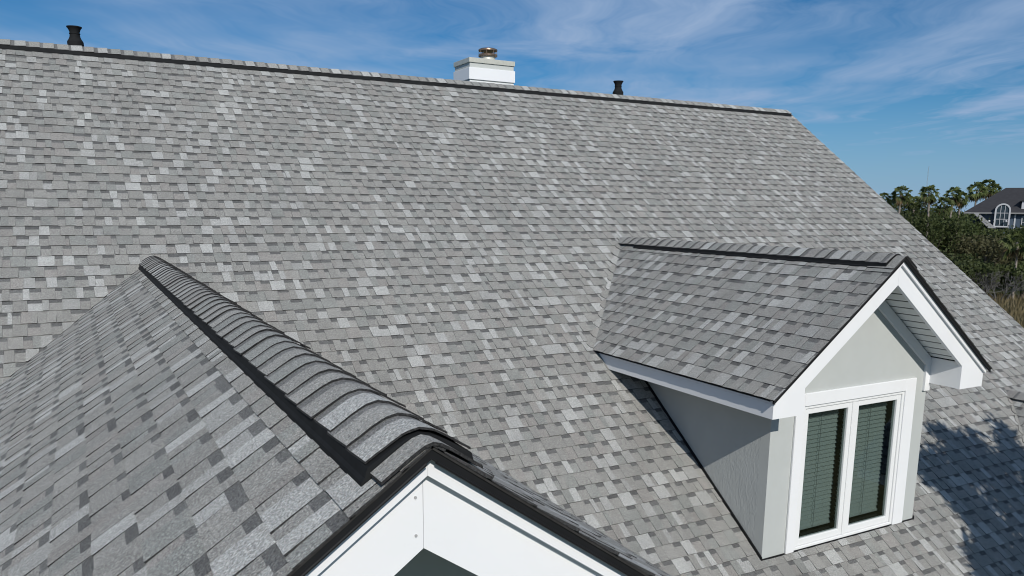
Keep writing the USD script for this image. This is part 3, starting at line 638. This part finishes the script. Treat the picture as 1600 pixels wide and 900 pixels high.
oak_spots = [  # azimuth, distance, height, radius, leaf, label
    (52.6, 118, 12.4, 4.2, 'oak_leaf', 'dark oak just behind the right rake of the roof, below the leftmost palm'),
    (53.7, 112, 12.1, 3.6, 'oak_leaf', 'tall dark green oak under the pair of palms at the left end of the woods'),
    (54.6, 110, 11.9, 3.4, 'oak_leaf', 'round dark oak in front of the low palm beside the roof rake'),
    (55.3, 106, 10.9, 3.2, 'bright_leaf', 'olive green oak left of the trunk of the tallest single palm'),
    (56.1, 104, 10.0, 3.2, 'oak_leaf', 'dark oak below the tallest single palm'),
    (57.0, 108, 10.3, 3.0, 'bright_leaf', 'bright green shrubby tree right of the forked palm group'),
    (57.7, 120, 10.3, 3.0, 'bright_leaf', 'light green tree touching the left end of the blue house roof'),
    (58.4, 106, 8.0, 3.3, 'brown_leaf', 'brownish half bare tree below the left corner of the blue house'),
    (59.1, 103, 7.6, 3.0, 'brown_leaf', 'brownish thinly leaved tree under the arched window of the blue house'),
    (59.7, 112, 8.6, 2.8, 'oak_leaf', 'green oak directly below the arched window'),
    (60.5, 110, 8.5, 3.0, 'oak_leaf', 'dark oak behind the low bright palm at the right edge'),
    (61.6, 112, 9.0, 3.4, 'oak_leaf', 'dark oak at the right edge of the picture below the blue house'),
    (55.6, 97, 6.6, 3.4, 'oak_leaf', 'low dark oak standing against the roof rake, foot of the woods'),
    (56.9, 96, 6.2, 3.2, 'oak_leaf', 'low dark oak above the dormer apex'),
    (58.1, 95, 5.4, 3.0, 'oak_leaf', 'low spreading dark oak left of the grey leafless shrub'),
    (59.2, 97, 5.4, 2.6, 'oak_leaf', 'dark low oak directly behind the grey leafless shrub'),
    (61.2, 97, 5.6, 2.6, 'oak_leaf', 'dark low oak right of the grey leafless shrub'),
    (63.4, 106, 8.6, 3.8, 'oak_leaf', 'dark oak beyond the right edge of the picture'),
    (65.6, 110, 9.2, 4.0, 'oak_leaf', 'dark oak farther beyond the right edge of the picture'),
    (55.9, 123, 11.0, 3.0, 'oak_leaf', 'dark oak behind the trunk of the tallest single palm'),
    (56.7, 125, 11.1, 3.0, 'oak_leaf', 'dark oak filling the gap behind the palm group'),
    (50.8, 121, 11.2, 4.2, 'oak_leaf', 'dark oak hidden behind the main roof'),
]
for i, (a, d, h_, r_, lf, lab) in enumerate(oak_spots):
    d, h_, r_ = d*1.17, H+(h_-H)*1.17, r_*1.12            # the wood begins beyond the marsh
    tree('oak_tree', polar(a, d), lab, 'tree', 200+i, h_, r_, lf, n=3800 if h_ > 7 else 2800, size=.235, base=.12, spread=.25, group='trees of the wood beyond the roof', clumps=36)

def palm(loc, label, seed, Ht, R, dead=True, n=34):
    rg = np.random.default_rng(seed); p = thing('palm_tree', loc, label, 'palm tree', 'fan palms rising above the wood')
    org = A(loc, float); lean = rg.uniform(-.35, .35, 2); ztop = Ht-R*.75
    ax = [(lean[0]*k*k, lean[1]*k*k, ztop*k) for k in (0, .35, .7, 1)]
    ax[0] = (0, 0, -.2)
    t = tube(ax, [.19, .145, .135, .16], 8); t.vertices = A(t.vertices)+org; obj('trunk', t, 'palm_trunk', p, smooth=60)
    top = A(ax[-1])
    def fan(az, el, ln, fr, droop):
        d = A([math.cos(az)*math.cos(el), math.sin(az)*math.cos(el), math.sin(el)]); sd = A([-math.sin(az), math.cos(az), 0]); upv = np.cross(d, sd)*-1
        ro = rg.uniform(-1.2, 1.2); sd, upv = sd*math.cos(ro)+upv*math.sin(ro), upv*math.cos(ro)-sd*math.sin(ro)
        e = top + d*ln; V, F = [top + upv*.02, top - upv*.02, e], [(0, 1, 2)]
        for k in range(9):
            g = (k-4)/4*1.5; dd = d*math.cos(g) + sd*math.sin(g); w = fr*(1-.2*abs(g)/1.5)*rg.uniform(.85, 1.1)
            tip = e + dd*w + A([0, 0, -droop*w]); wv = sd*math.cos(g) - d*math.sin(g) + upv*rg.uniform(-.6, .6)
            m1 = e + dd*w*.5 + A([0, 0, -.22*droop*w]); b = len(V); V += [e, m1 + wv*w*.12, tip, m1 - wv*w*.12]; F += [(b, b+1, b+2), (b, b+2, b+3)]
        return A(V)+org, A(F)
    for nm, mt, cnt, els in (('crown', 'palm_leaf', n, (-1.0, 1.4)), ('dead_fronds', 'dead_frond', 7 if dead else 0, (-1.3, -.75))):
        Vs, Fs, o = [], [], 0
        for k in range(cnt):
            V, F = fan(k*2.39996+rg.uniform(-.3, .3), els[0]+(els[1]-els[0])*(k+.5)/cnt+rg.uniform(-.1, .1), R*rg.uniform(.42, .6), R*rg.uniform(.45, .62), rg.uniform(.35, .7))
            Vs.append(V); Fs.append(F+o); o += len(V)
        if Vs: obj(nm, (np.vstack(Vs), np.vstack(Fs)), mt, p)
palm_spots = [(53.15, 126, 13.0, 1.35, 'leftmost palm, half hidden behind the roof rake'), (53.98, 124, 13.9, 1.5, 'palm with an upright bushy crown, second from the left'), (54.95, 128, 12.6, 1.2, 'short palm whose crown just clears the oaks, left of the tallest single palm'),
    (55.80, 122, 13.9, 1.45, 'single palm with a round crown on a clear pale trunk against the sky'), (56.55, 127, 12.4, 1.4, 'low palm with a pale trunk, in front of the palm group'), (56.85, 131, 13.8, 1.35, 'palm at the left of the group between single palm and blue house'),
    (57.35, 133, 13.3, 1.3, 'shorter palm in the middle of the group left of the blue house'), (58.2, 156, 15.2, 1.75, 'palm against the sky left of the roof slope of the blue house'), (58.68, 160, 15.9, 1.75, 'highest palm, rising from behind the roof slope of the blue house'),
    (59.05, 165, 15.4, 1.6, 'palm mostly hidden behind the roof slope of the blue house'), (60.75, 112, 8.4, 1.9, 'bright yellow green palm at the right edge in front of the wood')]
for i, (a, d, h_, r_, lab) in enumerate(palm_spots): palm(polar(a, d), lab, 400+i, h_, r_, n=30)

def bare_shrub(loc, label, seed, Ht):
    rg = np.random.default_rng(seed); p = thing('bare_shrub', loc, label, 'shrub'); org = A(loc, float); ms = []
    def grow(P, d, ln, r, lev):
        Q = P + d*ln; ms.append(tube([P, (P+Q)/2 + rg.normal(size=3)*ln*.06, Q], [r, r*.8, r*.6], 4 if lev else 6))
        if lev < 4:
            for k in range(3 if lev < 3 else 4):
                e = d + rg.normal(size=3)*.55; e[2] += .15; e /= np.linalg.norm(e); grow(Q, e, ln*rg.uniform(.55, .8), max(r*.6, .012), lev+1)
    for k in range(6):
        a = k*1.05; d = A([math.cos(a)*.55, math.sin(a)*.55, .85]); grow(A([math.cos(a)*.3, math.sin(a)*.3, -.1]), d/np.linalg.norm(d), Ht*.30, .07, 0)
    m = cat_(ms); m.vertices = A(m.vertices)+org; obj('branches', m, 'bare_twig', p)
bare_shrub(polar(60.05, 109), 'grey leafless shrub standing before the dark wood', 610, 5.2)
bare_shrub(polar(58.8, 110), 'smaller grey leafless shrub left of the big grey one', 611, 4.6)

# reeds of the marsh in front of the wood
rg = np.random.default_rng(9)
a_, d_ = rg.uniform(45.0, 80, 26000), rg.uniform(62, 116, 26000)
P0 = np.c_[d_*np.sin(np.radians(a_)), d_*np.cos(np.radians(a_)), np.zeros(26000)]; ang = rg.uniform(0, math.pi, 26000); w_ = np.c_[np.cos(ang), np.sin(ang), np.zeros(26000)]*rg.uniform(.04, .12, (26000, 1)); hh = rg.uniform(.5, 1.1, 26000)
tp = P0 + np.c_[rg.normal(size=(26000, 2))*.18, hh]
v = np.stack([P0-w_, P0+w_, tp], 1).reshape(-1, 3)
leafy('reed', (.13, .105, .055), (.185, .152, .08), (.245, .205, .115), .2)
say(stage.GetPrimAtPath(obj('marsh_grass', (v, np.arange(78000).reshape(-1, 3)), 'reed')), 'golden brown marsh grass at the foot of the wood', 'grass', kind='stuff')

# far woods that read as one mass below the horizon
rg = np.random.default_rng(12); a_ = np.radians(rg.uniform(-60, 110, 520)); d_ = rg.uniform(330, 620, 520); c = []
for a0, d0 in zip(a_, d_): c.append(A([d0*math.sin(a0), d0*math.cos(a0), 0]) + crown_points(rg, 70, 6.0, rg.uniform(6.0, 9.0), 6, .3))
v, f = quads(np.vstack(c), 1.3, rg, .4, .8)
say(stage.GetPrimAtPath(obj('distant_woods', (v, f), 'oak_leaf')), 'far off dark woods lying low along the horizon', 'woods', kind='stuff')

# the oak before the house whose shade falls on the front roof
tree('shade_oak', (7.55, 0.1, 0), 'tall oak before the house throwing its shade on the lower right of the roof', 'tree', 77, 11.6, 1.42, 'oak_leaf', n=9500, size=.075, base=.68, clumps=100, tr=.12, spread=.085, aspect=1.9)

# ------------------------------------------------------------------ the blue house beyond the wood
AZ = math.radians(59.7); DN = 142.0; oN = A([DN*math.sin(AZ), DN*math.cos(AZ), 0]); rN = A([math.cos(AZ), -math.sin(AZ), 0]); bN = A([math.sin(AZ), math.cos(AZ), 0])
plain('blue_siding', (.055, .080, .115), .7, .3, var=.05); plain('dark_roof', (.040, .040, .044), .9, .15, var=.15, vscale=2); plain('far_white', (.46, .47, .49), .5, .3); plain('far_grey', (.22, .22, .22), .8, .2)
plain('far_glass', (.03, .045, .055), .08, .6)
NB = thing('neighbour_house', tuple(oN), 'blue sided house with dark hipped roof and white arched window behind the trees', 'house')
def loc_mesh(m):
    m = m.copy(); v = A(m.vertices); m.vertices = oN + np.multiply.outer(v[:, 0], rN) + np.multiply.outer(v[:, 1], bN) + np.multiply.outer(v[:, 2], A([0, 0, 1.])); return m
EV = H-.15; RD = H+3.6
obj('wall', loc_mesh(bx(-4.2, 14, .6, 12, 0, EV)), 'blue_siding', NB)
hip = A([(-5.1, -.1, EV), (15, -.1, EV), (15, 12.7, EV), (-5.1, 12.7, EV), (0.0, 6.3, RD), (10, 6.3, RD)])
rf = obj('roof', loc_mesh(trimesh.Trimesh(hip, [(0, 1, 5), (0, 5, 4), (1, 2, 5), (2, 3, 4), (2, 4, 5), (3, 0, 4), (0, 3, 2), (0, 2, 1)], process=False)), 'dark_roof', NB)
obj('eave_board', loc_mesh(bx(-5.12, 15, -.16, -.10, EV-.22, EV-.01)), 'far_grey', NB)
low_ = A([(-3.9, -.12, EV-.1), (-3.2, -.12, EV-.1), (-.6, -3.2, EV-2.3), (-1.6, -3.2, EV-2.3), (-3.9, .5, EV-.12), (-3.2, .5, EV-.12), (-.6, .5, EV-2.5), (-1.6, .5, EV-2.5)])
obj('porch_roof', loc_mesh(trimesh.convex.convex_hull(low_)), 'far_grey', NB)
# arched window breaking through the eave
th = np.linspace(0, math.pi, 15); cxn = -.02
def arch(r, zb, zc): return [(cxn-r, zb), (cxn+r, zb)] + [(cxn+r*math.cos(t), zc+r*math.sin(t)) for t in th]
zc = H+.15
obj('arched_dormer', loc_mesh(prism_y(Polygon(arch(1.02, EV-2.2, zc)).difference(Polygon(arch(.80, EV-2.0, zc))), -.55, 2.5)), 'far_white', NB, smooth=40)
aw = obj('window', loc_mesh(prism_y(Polygon(arch(.80, EV-2.0, zc)), -.42, -.38)), 'far_glass', NB)
for x0 in (-.27, .27): obj('muntin', loc_mesh(bx(cxn+x0-.035, cxn+x0+.035, -.50, -.43, EV-1.95, zc+.68)), 'far_white', aw)
for z0 in (EV-1.0, EV-.1): obj('muntin', loc_mesh(bx(cxn-.78, cxn+.78, -.49, -.44, z0-.035, z0+.035)), 'far_white', aw)
# small white dormer and lower window at the right
obj('dormer', loc_mesh(cat_([bx(2.3, 4.1, .8, 4, H+.2, H+1.55)])), 'far_white', NB)
obj('dormer_roof', loc_mesh(trimesh.convex.convex_hull(A([(2.0, .6, H+1.5), (4.4, .6, H+1.5), (3.2, .6, H+2.1), (2.0, 5, H+1.5), (4.4, 5, H+1.5), (3.2, 5, H+2.1)]))), 'dark_roof', NB)
obj('window', loc_mesh(bx(2.7, 3.7, .74, .79, H+.45, H+1.35)), 'far_glass', NB)
for x0, z0 in ((2.6, EV-2.2), (4.4, EV-2.2), (-2.9, EV-4.5), (6.2, EV-2.2)):
    w1 = obj('window', loc_mesh(bx(x0, x0+1.2, .52, .56, z0, z0+1.5)), 'far_glass', NB)
    obj('frame', loc_mesh(cat_([bx(x0-.12, x0, .5, .6, z0-.1, z0+1.62), bx(x0+1.2, x0+1.32, .5, .6, z0-.1, z0+1.62), bx(x0, x0+1.2, .5, .6, z0+1.5, z0+1.62), bx(x0, x0+1.2, .5, .6, z0-.12, z0), bx(x0, x0+1.2, .49, .55, z0+.72, z0+.78)])), 'far_white', w1)
obj('corner_board', loc_mesh(bx(1.55, 1.75, .52, .6, 0, EV-.2)), 'far_white', NB)
for x0 in (-1.75, .45): obj('lamp_globe', loc_mesh(trimesh.creation.icosphere(2, .17).apply_translation([x0+.1, -.9, EV-1.3])), 'far_white', NB, smooth=True)

# the radio mast
MS = thing('radio_mast', polar(55.45, 420), 'thin grey radio mast rising behind the palms', 'mast'); mO = A(polar(55.45, 420))
def mast_mesh(ms): m = cat_(ms); m.vertices = A(m.vertices)+mO; return m
obj('lattice', mast_mesh([tube([(.16*math.cos(a), .16*math.sin(a), 0), (.16*math.cos(a), .16*math.sin(a), 30.5)], .03, 4) for a in (0, 2.09, 4.19)] + [tube([(.16*math.cos(k*2.09), .16*math.sin(k*2.09), k*.5), (.16*math.cos((k+1)*2.09), .16*math.sin((k+1)*2.09), k*.5+.5)], .018, 3) for k in range(60)]), 'far_grey', MS)

for p_ in list(stage.GetPrimAtPath('/World').GetChildren()):
    if p_.GetName() == 'sky': say(p_, 'blue sky with thin wispy cloud', 'sky', kind='structure')
